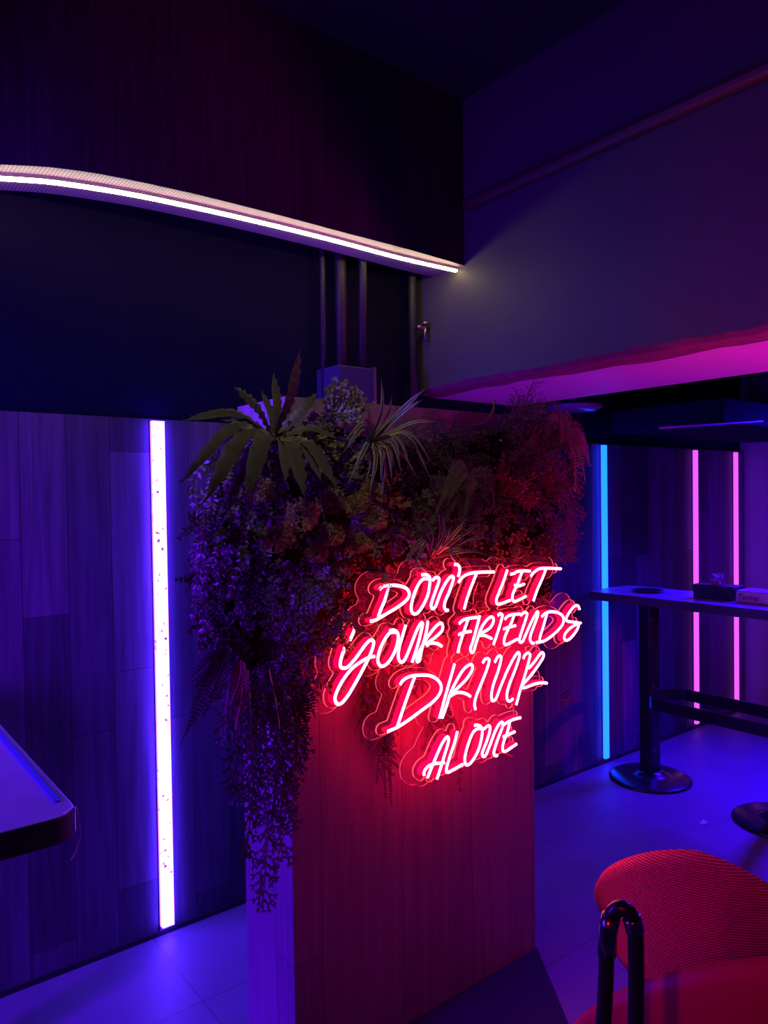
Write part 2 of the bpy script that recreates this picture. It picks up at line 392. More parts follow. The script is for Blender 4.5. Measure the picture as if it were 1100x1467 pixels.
# ------------------------------------------------------------------ tables
def rounded(x0, y0, x1, y1, r, n=6):
    out = []
    for cx, cy, a0 in ((x1-r, y1-r, 0), (x0+r, y1-r, 90), (x0+r, y0+r, 180), (x1-r, y0+r, 270)):
        for i in range(n+1):
            a = R(a0+90*i/n); out.append((cx+r*math.cos(a), cy+r*math.sin(a)))
    return out
def bar_table(x0, x1, y0, y1, zt, posts, label, foot=True):
    t = thing('bar_table', label, 'table', ((x0+x1)/2, (y0+y1)/2, 0))
    mb = MB(); mb.prism(rounded(x0, y0, x1, y1, .05), zt-.045, zt); mb.build('tabletop', [MT['table']], t, bevel=.003)
    mb = MB(); pts = [(a, b, zt-.02) for a, b in rounded(x0-.003, y0-.003, x1+.003, y1+.003, .053)]
    inner = rounded(x0, y0, x1, y1, .05); n = len(inner)
    vs = [(a, b, z) for z in (zt-.048, zt-.001) for a, b, _ in pts]
    mb.add(vs, [(i, (i+1) % n, n+(i+1) % n, n+i) for i in range(n)]); mb.build('edge_band', MT['tedge'], t, smooth=True)
    xc = (x0+x1)/2
    for (px_, py_) in posts:
        mb = MB(); mb.prism(rounded(px_-.05, py_-.04, px_+.05, py_+.04, .012, 3), .03, zt-.045)
        pm = mb.build('post', MT['metal'], t)
        for z in (.18, .55, .93):
            mb = MB(); mb.tube([(px_-.03, py_-.0405, z), (px_-.03, py_-.046, z)], .006, 8); mb.build('screw', MT['alu'], pm)
        mb = MB(); mb.lathe([(.225, 0), (.228, .008), (.215, .016), (.12, .028), (.08, .036), (.075, .05)], (px_, py_, 0), 48)
        mb.build('base', MT['metal'], t, smooth=True)
        mb = MB(); mb.box((px_-.09, py_-.11, zt-.06), (px_+.09, py_+.11, zt-.045)); mb.build('bracket', MT['metal'], t)
    if foot:
        ya, yb = min(p[1] for p in posts), max(p[1] for p in posts); xp = posts[0][0]
        ry = .16; path = []
        for i in range(25):
            a = PI*i/24; path.append((xp+ry*math.cos(a), yb-.14+.10*math.sin(a)))
        for i in range(25):
            a = PI+PI*i/24; path.append((xp+ry*math.cos(a), ya-.06+.16*math.sin(a)))
        n = len(path); mb = MB(); vs = []
        for i, (a, b) in enumerate(path):
            t_ = Vector(path[(i+1) % n])-Vector(path[i-1]); t_.normalize(); nx, ny = t_.y, -t_.x
            for d, z in ((0, .455), (0, .52), (-.008, .52), (-.008, .455)): vs.append((a+nx*d, b+ny*d, z))
        fs = [(i*4+k, ((i+1) % n)*4+k, ((i+1) % n)*4+(k+1) % 4, i*4+(k+1) % 4) for i in range(n) for k in range(4)]
        mb.add(vs, fs); mb.build('footrest', MT['metal'], t, smooth=False)
    return t
bar_table(3.63, 4.05, 1.30, 2.69, 1.08, [(3.82, 2.40), (3.80, 1.66)], 'narrow black bar table with round bases and a ring footrest, at right')
t2 = bar_table(-.04, .39, 1.41, 2.69, 1.08, [(.17, 1.75), (.17, 2.4)], 'dark bar table corner cut by the left edge of the picture', foot=False)
mb = MB(); mb.prism(rounded(.362, 1.48, .374, 2.66, .005, 2), 1.08, 1.084); mb.build('trim_band', MT['trim'], t2)
mb = MB(); c0 = (.388, 1.43)
mb.tube(smoothpath([(.36, 1.412, 1.083), (.389, 1.436, 1.08), (.392, 1.43, 1.05), (.392, 1.425, 1.025), (.38, 1.412, 1.008), (.368, 1.40, 1.0)], 5), .0012, 6); mb.build('peeled_edging', mat('edging', (.8, .7, .75), .3), t2)

# things on the right table
zt = 1.08
a = atz(1032, 862, zt)
tb = thing('tissue_box', 'black tissue box with a tissue sticking out, on the right bar table', 'tissue box', (3.86, 1.98, zt))
def P2(px, py, z=zt): q = atz(px, py, z); return q
q = P2(1019, 866); q2 = P2(1070, 866)
mb = MB(); mb.box((3.80, 1.90, zt), (3.92, 2.12, zt+.075)); mb.build('box', MT['box'], tb, bevel=.003)
mb = MB(); vs = []; fs = []
for i in range(9):
    for j in range(6):
        u_ = i/8-.5; w_ = j/5
        vs.append((3.86+u_*.1*(.55+2.*w_*(1-w_))+.006*math.sin(j*2.1), 2.01+.02*math.sin(i*1.4+j)+.01*math.sin(j*3), zt+.073+.066*math.sin(w_*1.5)*(1-.9*abs(u_)**1.6)))
for i in range(8):
    for j in range(5): fs.append((i*6+j, (i+1)*6+j, (i+1)*6+j+1, i*6+j+1))
mb.add(vs, fs); mb.build('tissue', MT['white'], tb, smooth=True)['label'] = 'crumpled white tissue'
mb = MB(); mb.box((3.955, 2.06, zt), (3.985, 2.16, zt+.055)); single(mb, 'card_holder', mat('card', (.3, .3, .5), .5), 'small pale card standing behind the black tissue box', 'card')
pk = thing('wrapped_packet', 'clear-wrapped packet with handwriting-style print beside the tissue box', 'packet', (3.85, 1.80, zt))
mb = MB(); mb.box((3.79, 1.70, zt), (3.93, 1.885, zt+.065)); mb.build('carton', MT['packet'], pk, bevel=.012)
def text(name, body, size, loc, rot, m, parent, ext=.0003):
    cu = bpy.data.curves.new(name, 'FONT'); cu.body = body; cu.size = size; cu.extrude = ext; cu.shear = .3
    to = bpy.data.objects.new(name, cu); COL.objects.link(to); bpy.context.view_layer.update()
    dg = bpy.context.evaluated_depsgraph_get(); me = bpy.data.meshes.new_from_object(to.evaluated_get(dg))
    bpy.data.objects.remove(to); o = bpy.data.objects.new(name, me); COL.objects.link(o); me.materials.append(m)
    p = WORLD[parent.name]; o.parent = parent; o.location = Vector(loc)-p; o.rotation_euler = rot; return o
text('lettering', 'Tenne', .042, (3.789, 1.875, zt+.018), (R(90), 0, R(-90)), MT['ink'], pk)
mb = MB(); mb.lathe([(.07, 0), (.085, .004), (.087, .012), (.082, .012), (.07, .006)], (3.84, 2.42, zt), 36)
single(mb, 'ashtray', MT['metal'], 'low round dark dish at the wall end of the bar table', 'dish', smooth=True)
q = atz(1008, 1180, 0)
mb = MB(); mb.add([(q.x-.02, q.y-.012, .003), (q.x+.02, q.y-.014, .006), (q.x+.022, q.y+.012, .012), (q.x-.018, q.y+.014, .003)], [(0, 1, 2, 3)])
mb.add([(q.x-.02, q.y-.012, 0), (q.x+.02, q.y-.014, 0), (q.x+.022, q.y+.012, 0), (q.x-.018, q.y+.014, 0)], [(0, 3, 2, 1)])
single(mb, 'paper_scrap', MT['white'], 'tiny crumpled paper scrap lying on the blue floor', 'paper')

# ------------------------------------------------------------------ chairs
def place(X, Y): # camera-relative right / depth -> floor position
    return Vector((X*math.cos(TH)+Y*math.sin(TH), -X*math.sin(TH)+Y*math.cos(TH), 0))
def chair(name, label, X, Y, top, seat, Rr, turn, m, shoulder, ex=2.3):
    c = place(X, Y); t = thing(name, label, 'chair', tuple(c))
    base = math.atan2(-fw.y, -fw.x)+turn     # direction from the seat toward the viewer
    nu, nv = 48, 16; th = .028
    mb = MB(); vs = []
    def pt(i, j, side):
        u_ = i/nu*2-1; v_ = j/nv
        a_ = base+u_*R(98)
        hz = seat-.06+(top-seat+.06)*max(.06, 1-shoulder*abs(u_)**ex)
        z = seat-.06+(hz-seat+.06)*v_
        edge = 0.5*(1-max(0, (v_-.9)/.1)**2)**.5 if v_ > .9 else .5
        rr = Rr*(1-.10*(1-v_)) + .035*v_**2 + (side*th*edge)
        z += (1-((1-max(0, (v_-.9)/.1)**2)**.5 if v_ > .9 else 1))*0
        return (c.x+rr*math.cos(a_), c.y+rr*math.sin(a_), z)
    for side in (1, -1):
        for i in range(nu+1):
            for j in range(nv+1): vs.append(pt(i, j, side))
    k = nv+1; o2 = (nu+1)*k; fs = []
    for i in range(nu):
        for j in range(nv):
            fs.append((i*k+j, (i+1)*k+j, (i+1)*k+j+1, i*k+j+1)); fs.append((o2+i*k+j, o2+i*k+j+1, o2+(i+1)*k+j+1, o2+(i+1)*k+j))
        fs.append((i*k, o2+i*k, o2+(i+1)*k, (i+1)*k)); fs.append((i*k+nv, (i+1)*k+nv, o2+(i+1)*k+nv, o2+i*k+nv))
    for i in (0, nu):
        for j in range(nv): fs.append((i*k+j, i*k+j+1, o2+i*k+j+1, o2+i*k+j))
    mb.add(vs, fs); mb.build('backrest', m, t, smooth=True)
    mb = MB(); mb.lathe([(Rr*.5, -.05), (Rr*.86, -.03), (Rr*.92, .0), (Rr*.86, .035), (Rr*.4, .04)], (c.x, c.y, seat), 40); mb.build('seat', m, t, smooth=True)
    for k_ in range(4):
        a_ = base+R(45+90*k_); mb = MB()
        mb.tube([(c.x+Rr*.6*math.cos(a_), c.y+Rr*.6*math.sin(a_), seat-.045), (c.x+Rr*.95*math.cos(a_), c.y+Rr*.95*math.sin(a_), 0)], .011, 10); mb.build('leg', MT['metal'], t, smooth=True)
    return t, c, base
nc, c, base = chair('bar_chair', 'smooth red shell chair nearest the viewer at bottom right', .73, 1.44, 1.015, .42, .40, 0, MT['plastic'], 1.0, 2.3)
chair('dining_chair', 'red woven fabric chair just behind the smooth red one', .925, 2.13, .745, .36, .275, R(-28), MT['fabric'], .95, 1.6)
# bent tube frame standing at the near chair's left
def pz(px, py, d): 
    r_ = ray(px, py); return EYE + r_*(d/r_.dot(fw))
tf = smoothpath([pz(858, 1560, 1.0), pz(866, 1440, 1.0), pz(870, 1345, 1.0), pz(876, 1312, .995), pz(888, 1301, .99), pz(901, 1308, .985), pz(909, 1330, .985), pz(911, 1360, .985), pz(911, 1450, .985), pz(908, 1560, .985)], 6)
g = lambda p, dz: Vector((p.x, p.y, dz))
lo = [g(tf[0], .0), g(tf[0], .3)]; hi = [g(tf[-1], .3), g(tf[-1], 0.)]
fr = thing('tube_stand', 'slim upright black tube stand with a bent top, before the red chairs', 'stand', (tf[0].x, tf[0].y, 0))
mb = MB(); mb.tube(lo+tf+hi, .0105, 14); mb.build('frame', MT['metal'], fr, smooth=True)
mb = MB(); mb.tube([tf[11]-Vector((0,0,.01)), tf[12], tf[13], tf[14], tf[18]], .0125, 14); mb.tube(tf[32:38], .0125, 14); mb.build('sleeve', MT['chrome'], fr, smooth=True)
mid = (tf[0]+tf[-1])/2
mb = MB(); mb.lathe([(.13, 0), (.13, .008), (.03, .014)], (mid.x, mid.y, 0), 32); mb.build('base', MT['metal'], fr)

# ------------------------------------------------------------------ neon sign
SY = 1.60
SA, SB, SC, SD, SE = (460, 800), (640, 780), (460, 900), (600, 910), (580, 1000)
S = [
 ('D', SA, [[(460,245),(480,225),(520,213),(580,212),(640,222),(680,245),(693,285),(670,330),(600,385),(500,445),(430,485),(385,495)], [(535,222),(500,330),(470,400),(448,460)]]),
 ('O', SA, [[(790,130),(830,128),(855,155),(852,220),(835,300),(790,390),(750,435),(720,430),(708,390),(725,300),(760,215),(800,165),(845,160)]]),
 ('N', SA, [[(875,175),(900,152),(925,155),(925,185),(895,270),(868,350),(868,385),(885,395),(905,365),(940,270),(985,185),(1020,145),(1040,145),(1035,185),(1005,270),(975,340),(970,385),(985,410),(1000,408)]]),
 ('apostrophe', SA, [[(1048,48),(1075,50),(1090,75),(1088,110),(1078,145)]]),
 ('T', SB, [[(90,300),(120,260),(170,232),(230,222),(290,218),(370,216)], [(235,225),(200,310),(160,420),(135,510)]]),
 ('L', SB, [[(475,200),(445,290),(405,390),(388,440),(400,470),(440,462),(498,440)]]),
 ('E', SB, [[(500,235),(530,228),(550,215),(600,208),(655,210)], [(595,212),(570,270),(552,322)], [(530,320),(570,325),(610,312)], [(548,330),(520,385),(515,430),(535,450),(570,435),(622,408)]]),
 ('T', SB, [[(660,250),(680,225),(720,195),(760,188),(830,188),(898,192)], [(780,192),(750,270),(710,360),(680,445)]]),
 ('Y', SC, [[(262,10),(225,98)], [(190,140),(165,210),(150,270),(155,305),(180,315),(215,300),(280,225),(340,140),(380,98),(405,95),(412,125),(385,210),(330,320),(270,430),(210,530),(160,590),(125,595),(108,555),(125,495),(170,410),(240,320),(320,260),(380,230),(420,222)]]),
 ('O', SC, [[(535,22),(570,15),(600,35),(605,90),(580,180),(535,260),(490,298),(460,290),(445,245),(465,160),(505,80),(545,35),(590,32)]]),
 ('U', SA, [[(665,525),(640,610),(612,710),(608,780),(625,815),(650,808),(680,750),(715,660),(755,560),(785,510),(798,515),(790,560),(760,680),(715,820)]]),
 ('R', SA, [[(840,492),(825,590),(790,720),(775,800),(755,812),(758,770),(790,700),(830,630),(890,550),(935,510),(955,525),(950,570),(900,620),(840,665),(828,688)], [(830,690),(860,668),(910,670),(950,692)]]),
 ('F', SB, [[(95,625),(130,595),(190,580),(240,575)], [(168,586),(135,680),(100,790),(85,855)], [(90,712),(130,695),(190,685)]]),
 ('R', SB, [[(258,560),(235,650),(205,760),(185,820),(195,850),(210,840),(235,760),(270,660),(310,600),(345,572),(365,580),(362,620),(330,665),(270,700),(252,720)], [(250,722),(280,715),(320,725),(352,742)]]),
 ('I', SB, [[(400,560),(420,545),(435,555),(430,590),(400,690),(365,790)]]),
 ('E', SB, [[(455,590),(480,565),(520,552),(575,548)], [(530,553),(510,610),(488,655)], [(445,668),(480,655),(540,640)], [(485,660),(455,730),(450,775),(465,790),(500,775),(555,745)]]),
 ('N', SB, [[(580,560),(610,535),(630,545),(620,590),(590,680),(572,740),(575,768),(595,765),(620,710),(660,620),(700,545),(715,530),(715,560),(690,630),(660,710),(655,750),(670,775),(685,778)]]),
 ('D', SB, [[(745,570),(780,540),(830,530),(880,540),(915,570),(915,620),(880,670),(820,725),(760,762),(700,772)], [(787,543),(760,640),(735,720),(728,755)]]),
 ('S', SB, [[(1045,510),(1030,482),(1000,490),(960,540),(940,580),(950,605),(1000,612),(1035,620),(1030,660),(990,720),(950,755),(925,745),(930,705),(970,660),(1020,630),(1055,618)]]),
 ('D', SC, [[(620,445),(645,410),(700,380),(780,370),(860,375),(920,410),(945,460),(930,520),(880,580),(800,640),(700,715),(600,780),(520,815)], [(735,385),(700,480),(650,620),(600,770)]]),
 ('R', SD, [[(280,225),(250,330),(210,470),(160,655)], [(180,655),(215,560),(250,450),(300,350),(350,270),(400,232),(420,240),(415,280),(370,350),(300,420),(250,470)], [(248,480),(290,455),(340,452),(380,465),(405,482)]]),
 ('I', SD, [[(500,220),(520,190),(545,185),(552,205),(530,280),(490,380),(450,480),(437,545),(445,585)]]),
 ('N', SD, [[(595,215),(620,170),(642,165),(645,195),(620,290),(585,390),(570,470),(578,515),(605,500),(640,410),(690,290),(740,190),(775,140),(790,145),(785,190),(750,290),(710,390),(692,460),(695,505),(715,520),(740,500)]]),
 ('K', SD, [[(820,185),(835,155),(860,140),(875,155),(865,200),(835,310),(800,420),(765,550)], [(862,262),(900,220),(940,165),(965,138),(980,145),(975,180),(930,250),(870,330),(820,385),(815,410),(840,412),(900,388),(960,375),(1008,378)]]),
 ('A', SE, [[(175,630),(220,520),(280,380),(320,315),(340,310),(340,350),(310,450),(280,550),(250,640)], [(150,608),(150,580),(180,540),(230,518),(310,510)]]),
 ('L', SE, [[(412,262),(390,350),(350,470),(325,560),(335,585),(370,570),(455,522)]]),
 ('O', SE, [[(545,215),(580,215),(605,240),(605,300),(580,400),(540,480),(500,525),(475,515),(472,460),(495,370),(530,280),(565,245),(600,240)]]),
 ('N', SE, [[(620,245),(650,220),(668,225),(665,270),(635,360),(608,430),(615,460),(635,450),(665,380),(710,260),(745,200),(768,192),(768,225),(735,310),(705,400),(700,440),(715,455),(728,450)]]),
 ('E', SE, [[(770,215),(800,195),(850,170),(910,155)], [(825,182),(805,270),(790,302)], [(770,305),(800,295),(865,265)], [(790,305),(770,370),(770,410),(790,420),(830,395),(878,362)]]),
]
sign = thing('neon_sign', "red neon sign reading DON'T LET YOUR FRIENDS DRINK ALONE on clear acrylic", 'neon sign', (1.75, SY, 1.35))
segs = []
TW = .0043
def sweep(mb, path, y0, y1, w, mi):
    """rectangular silicone body along a planar path, from y0 (front) back to y1"""
    n = len(path); vs = []
    for i, p in enumerate(path):
        t = path[min(i+1, n-1)]-path[max(i-1, 0)]; t.y = 0; t.normalize(); nx, nz = t.z, -t.x
        for s_, yy in ((1, y0), (-1, y0), (-1, y1), (1, y1)): vs.append((p.x+nx*w*s_, yy, p.z+nz*w*s_))
    fs = [(i*4+k, i*4+(k+1) % 4, (i+1)*4+(k+1) % 4, (i+1)*4+k) for i in range(n-1) for k in (1, 2, 3)]
    fs += [(0, 3, 2, 1), ((n-1)*4, (n-1)*4+1, (n-1)*4+2, (n-1)*4+3)]
    mb.add(vs, fs, mi)
for nm, (ox, oy), strokes in S:
    mb = MB()
    for st in strokes:
        w3 = [at(ox+x/5.5, oy+y/5.5, SY) for x, y in st]
        path = smoothpath(w3, 5) if len(w3) > 2 else [w3[0].lerp(w3[1], k/4) for k in range(5)]
        segs += [(path[i].x, path[i].z) for i in range(len(path))]
        sweep(mb, path, SY, SY+.023, TW*1.1, 1)
        n = len(path); vs = []   # half-round glowing face
        for i, p in enumerate(path):
            t = path[min(i+1, n-1)]-path[max(i-1, 0)]; t.y = 0; t.normalize(); nx, nz = t.z, -t.x
            for k in range(5):
                a_ = PI*k/4; c_ = math.cos(a_)*TW; s_ = math.sin(a_)*.004
                vs.append((p.x+nx*c_, SY-s_, p.z+nz*c_))
        mb.add(vs, [(i*5+k, i*5+k+1, (i+1)*5+k+1, (i+1)*5+k) for i in range(n-1) for k in range(4)]+[tuple(range(5)), tuple((n-1)*5+k for k in range(4, -1, -1))], 0)
    o = mb.build('letter_tube', [MT['core'], MT['side']], sign, smooth=False)
# clear boards cut to a contour around the lettering
def contour_board(pts, off, y0, y1, name, em):
    P = np.array(pts); st = .005
    x0, z0 = P.min(0)-off-.03; x1, z1 = P.max(0)+off+.03
    xs = np.arange(x0, x1, st); zs = np.arange(z0, z1, st)
    D = np.full((len(xs), len(zs)), 9.)
    for (a, b) in P:
        i0, i1 = int((a-x0-off-.03)/st), int((a-x0+off+.03)/st)+2; j0, j1 = int((b-z0-off-.03)/st), int((b-z0+off+.03)/st)+2
        i0 = max(0, i0); j0 = max(0, j0)
        sx = xs[i0:i1, None]; sz = zs[None, j0:j1]
        D[i0:i1, j0:j1] = np.minimum(D[i0:i1, j0:j1], np.hypot(sx-a, sz-b))
    G = D-off; nxt = {}
    def ip(i, j, k, l):
        a, b = G[i, j], G[k, l]; t = a/(a-b); return (xs[i]+(xs[k]-xs[i])*t, zs[j]+(zs[l]-zs[j])*t)
    E = {}
    for i in range(len(xs)-1):
        for j in range(len(zs)-1):
            c4 = [(i, j), (i+1, j), (i+1, j+1), (i, j+1)]; s4 = [G[c] < 0 for c in c4]
            if all(s4) or not any(s4): continue
            cr = []
            for k in range(4):
                a, b = c4[k], c4[(k+1) % 4]
                if s4[k] != s4[(k+1) % 4]:
                    key = tuple(sorted((a, b))); E[key] = ip(*a, *b); cr.append((s4[k], key))
            outs = [key for s_, key in cr if s_]; ins = [key for s_, key in cr if not s_]
            for a, b in zip(outs, ins): nxt[a] = b
    loops = []; seen = set()
    for k0 in list(nxt):
        if k0 in seen: continue
        lp = []; k = k0
        while k in nxt and k not in seen: seen.add(k); lp.append(E[k]); k = nxt[k]
        if len(lp) > 8: loops.append(lp[::1])
    cu = bpy.data.curves.new(name, 'CURVE'); cu.dimensions = '2D'; cu.fill_mode = 'BOTH'; cu.extrude = (y1-y0)/2
    for lp in loops:
        ar = abs(sum(lp[i-1][0]*lp[i][1]-lp[i][0]*lp[i-1][1] for i in range(len(lp))))/2
        if ar < .0006: continue
        L_ = np.array(lp); L_ = (np.roll(L_, 1, 0)+L_*2+np.roll(L_, -1, 0))/4
        sp = cu.splines.new('POLY'); sp.points.add(len(L_)-1); sp.use_cyclic_u = True
        for p_, (a, b) in zip(sp.points, L_): p_.co = (a, b, 0, 1)
    to = bpy.data.objects.new(name, cu); COL.objects.link(to); bpy.context.view_layer.update()
    dg = bpy.context.evaluated_depsgraph_get(); me = bpy.data.meshes.new_from_object(to.evaluated_get(dg)); bpy.data.objects.remove(to)
    wp = WORLD[sign.name]
    for v_ in me.vertices: v_.co = Vector((v_.co.x, (y0+y1)/2-v_.co.z, v_.co.y))-wp
    me.materials.clear(); me.materials.append(MT['acrylic']); me.materials.append(em)
    me.update()
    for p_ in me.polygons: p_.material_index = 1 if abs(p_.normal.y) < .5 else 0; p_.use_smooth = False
    o = bpy.data.objects.new(name, me); COL.objects.link(o); o.parent = sign; return o
contour_board(segs, .017, SY+.027, SY+.032, 'letter_backing', MT['edge'])
contour_board(segs, .038, SY+.060, SY+.065, 'backboard', MT['edge2'])
for px_, py_ in ((520, 975), (765, 850), (640, 1085), (735, 1085), (640, 905), (700, 985)):
    q = at(px_, py_, SY+.03); mb = MB(); mb.tube([(q.x, SY+.028, q.z), (q.x, CY0-.016, q.z)], .006, 10); mb.build('standoff', MT['alu'], sign)
mb = MB(); q = at(676, 822, SY+.05); mb.tube(smoothpath([q, q+Vector((.004, .02, .03)), q+Vector((.01, .06, .05))], 5), .003, 6)
mb.tube(smoothpath([q+Vector((-.012, 0, 0)), q+Vector((-.008, .02, .03)), q+Vector((0, .06, .05))], 5), .003, 6)
mb.build('power_cable', mat('cable_white', (.5, .6, .8), .4), sign)

# ------------------------------------------------------------------ plants
UPV = Vector((0, 0, 1))
def basis(d, ref=UPV):
    d = d.normalized(); s_ = d.cross(ref)
    if s_.length < 1e-3: s_ = d.cross(Vector((0, 1, 0)))
    s_.normalize(); return d, s_, s_.cross(d)
def bend_path(p, d, L, n, droop, side=None, sidek=0):
    p = Vector(p); d = Vector(d).normalized(); out = [p.copy()]
    for i in range(n):
        d = (d+Vector((0, 0, -droop/n))+(side*sidek/n if side else Vector())).normalized(); p = p+d*(L/n); out.append(p.copy())
    return out
def blade(mb, path, wfun, fold=.25, wave=0, wn=7, mi=(0,), face=None):
    """a leaf blade along a path; 2 or 4 strips across"""
    k = len(mi)*1; ncol = k+1; n = len(path); vs = []
    for i, p in enumerate(path):
        t = path[min(i+1, n-1)]-path[max(i-1, 0)]; t.normalize()
        s_ = t.cross(face if face else Vector((0, -.8, .6))); s_.normalize(); nr = s_.cross(t)
        u_ = i/(n-1); w = wfun(u_)
        for c in range(ncol):
            x = c/(ncol-1)*2-1
            wv = wave*math.sin(u_*wn*2*PI+(0 if x < 0 else 1.3))*abs(x)
            vs.append(p+s_*(w*x)+nr*(-fold*w*abs(x)+wv)+s_*(wv*.5*(1 if x > 0 else -1)))
    for c in range(k):
        mb.add([], [], 0)
    o = len(mb.v); mb.v += [tuple(v) for v in vs]
    for i in range(n-1):
        for c in range(k):
            mb.f.append((o+i*ncol+c, o+i*ncol+c+1, o+(i+1)*ncol+c+1, o+(i+1)*ncol+c)); mb.m.append(mi[c])
def leaflet(mb, p, d, L, w, nrm, mi=0, shape='oval'):
    d = d.normalized(); s_ = d.cross(nrm)
    if s_.length < 1e-4: s_ = d.cross(Vector((0.3, 1, .2)))
    s_.normalize(); nr = s_.cross(d)
    if shape == 'oval':
        vs = [p, p+d*L*.3+s_*w*.42-nr*w*.1, p+d*L*.65+s_*w*.4-nr*w*.1, p+d*L, p+d*L*.65-s_*w*.4-nr*w*.1, p+d*L*.3-s_*w*.42-nr*w*.1, p+d*L*.33+nr*w*.06, p+d*L*.66+nr*w*.04]
        fs = [(0, 1, 6), (1, 2, 7, 6), (2, 3, 7), (0, 6, 5), (6, 7, 4, 5), (7, 3, 4)]
    elif shape == 'round':
        vs = [p+d*(L*.5)+nr*w*.12]; n = 9
        for i in range(n):
            a_ = 2*PI*i/n; vs.append(p+d*(L*.5-L*.5*math.cos(a_))+s_*(w*.5*math.sin(a_)))
        fs = [(0, 1+i, 1+(i+1) % n) for i in range(n)]
    elif shape == 'thin':
        vs = [p, p+d*L*.45+s_*w*.5, p+d*L, p+d*L*.45-s_*w*.5]; fs = [(0, 1, 2), (0, 2, 3)]
    mb.add(vs, fs, mi)
def rv(s=1): return Vector((rnd(-1, 1), rnd(-1, 1), rnd(-1, 1)))*s
FRONT = Vector((-.35, -.9, .25))

def plant(name, label, loc, cat='plant', group=None):
    return thing(name, label, cat, tuple(loc), group)

def rosette(px, py, Y, label):
    p = at(px, py, Y); t = plant('birds_nest_fern', label, p, 'fern')
    # (tip px, tip py, tip depth plane, base half width, droop)
    tips = [(430, 502, 1.50, .023, -.1), (335, 553, 1.58, .030, .15), (262, 602, 1.60, .018, .35), (258, 692, 1.50, .022, .5),
            (292, 720, 1.48, .030, .55), (352, 715, 1.42, .034, .5), (437, 712, 1.44, .033, .5), (485, 700, 1.46, .030, .5),
            (483, 628, 1.52, .020, .4), (455, 562, 1.62, .020, .1), (392, 535, 1.66, .020, 0), (310, 600, 1.60, .018, .25),
            (345, 690, 1.66, .022, .5), (300, 640, 1.66, .022, .4), (272, 596, 1.55, .014, .3), (320, 730, 1.55, .022, .5), (410, 690, 1.5, .024, .5), (462, 690, 1.5, .026, .6), (375, 560, 1.7, .018, 0)]
    for (tx, ty, TY, w, dr) in tips:
        q = at(tx, ty, TY); v = q-p; L = v.length
        mid = p+v*.5+UPV*(dr*L*.42)+Vector((0, -.02, 0))
        path = smoothpath([p+v*.02, mid, q], 12)
        mb = MB(); blade(mb, path, lambda u_: w*.6*(.45+.6*math.sin(PI*min(1, u_*.75+.05))**.7)*(1 if u_ < .7 else max(.04, 1-((u_-.7)/.3)**1.8)), .25, w*.14, 9, (0, 0))
        mb.build('leaf', MT['fern_leaf'], t, smooth=True)
    mb = MB(); mb.tube([p+Vector((0, .14, -.03)), p+Vector((0, .04, 0)), p], [.016, .02, .008], 8); mb.build('stem', MT['stem'], t)
rosette(393, 628, 1.64, 'large wavy-leaved fern rosette at the top left corner of the column')

def spider(px, py, Y, tips, w, label, n_extra, spread, rmax):
    p = at(px, py, Y); t = plant('spider_plant', label, p, 'spider plant')
    def one(q, arch):
        v = q-p; L = v.length; mid = p+v*.5+UPV*(arch*L)+Vector((0, -.03, 0))
        path = smoothpath([p, mid, q], 9); mb = MB()
        blade(mb, path, lambda u_: w*(.5+.8*math.sin(PI*min(1, u_+.1)))*(1 if u_ < .7 else max(.08, 1-((u_-.7)/.3)**1.5)), .35, 0, 1, (1, 0, 0, 1))
        mb.build('leaf', [MT['leaf_b'], MT['pale']], t, smooth=True)
    for tx, ty, TY, a_ in tips: one(at(tx, ty, TY), a_)
    for i in range(n_extra):
        an = rnd(*spread); r_ = rnd(.35, 1)*rmax
        one(p+Vector((math.cos(an)*r_, -rnd(.02, .09), math.sin(an)*r_)), rnd(.05, .25))
    mb = MB(); mb.tube([p+Vector((0, .1, -.02)), p], .012, 8); mb.build('stem', MT['stem'], t)
spider(530, 634, 1.66, [(506, 544, 1.6, .0), (515, 570, 1.6, .1), (546, 540, 1.6, 0), (562, 566, 1.55, .05), (610, 556, 1.5, .1), (606, 572, 1.5, .12), (628, 604, 1.5, .12), (622, 668, 1.5, .3), (620, 692, 1.5, .32), (576, 680, 1.52, .25), (548, 716, 1.5, .15), (529, 708, 1.5, .1), (562, 694, 1.5, .2), (498, 694, 1.5, .15), (490, 650, 1.55, .25), (494, 630, 1.56, .25), (575, 660, 1.5, .25), (590, 676, 1.5, .3), (545, 690, 1.5, .15), (600, 640, 1.5, .2)],
       .0052, 'green and cream striped spider plant with long arching leaves at the column top', 12, (-2.7, .5), .17)
spider(617, 800, 1.66, [(596, 742, 1.6, .0), (604, 738, 1.58, .05), (626, 724, 1.6, 0), (634, 730, 1.58, .0), (668, 742, 1.55, .1), (690, 748, 1.56, .1), (708, 772, 1.56, .15), (706, 798, 1.55, .12), (665, 788, 1.56, .2), (580, 805, 1.55, .25), (572, 815, 1.55, .3), (650, 800, 1.54, .3), (585, 826, 1.53, .3), (645, 752, 1.57, .05)],
       .0042, 'red-lit striped spider plant just above the word DON\'T of the sign', 4, (0, 3.1), .13)

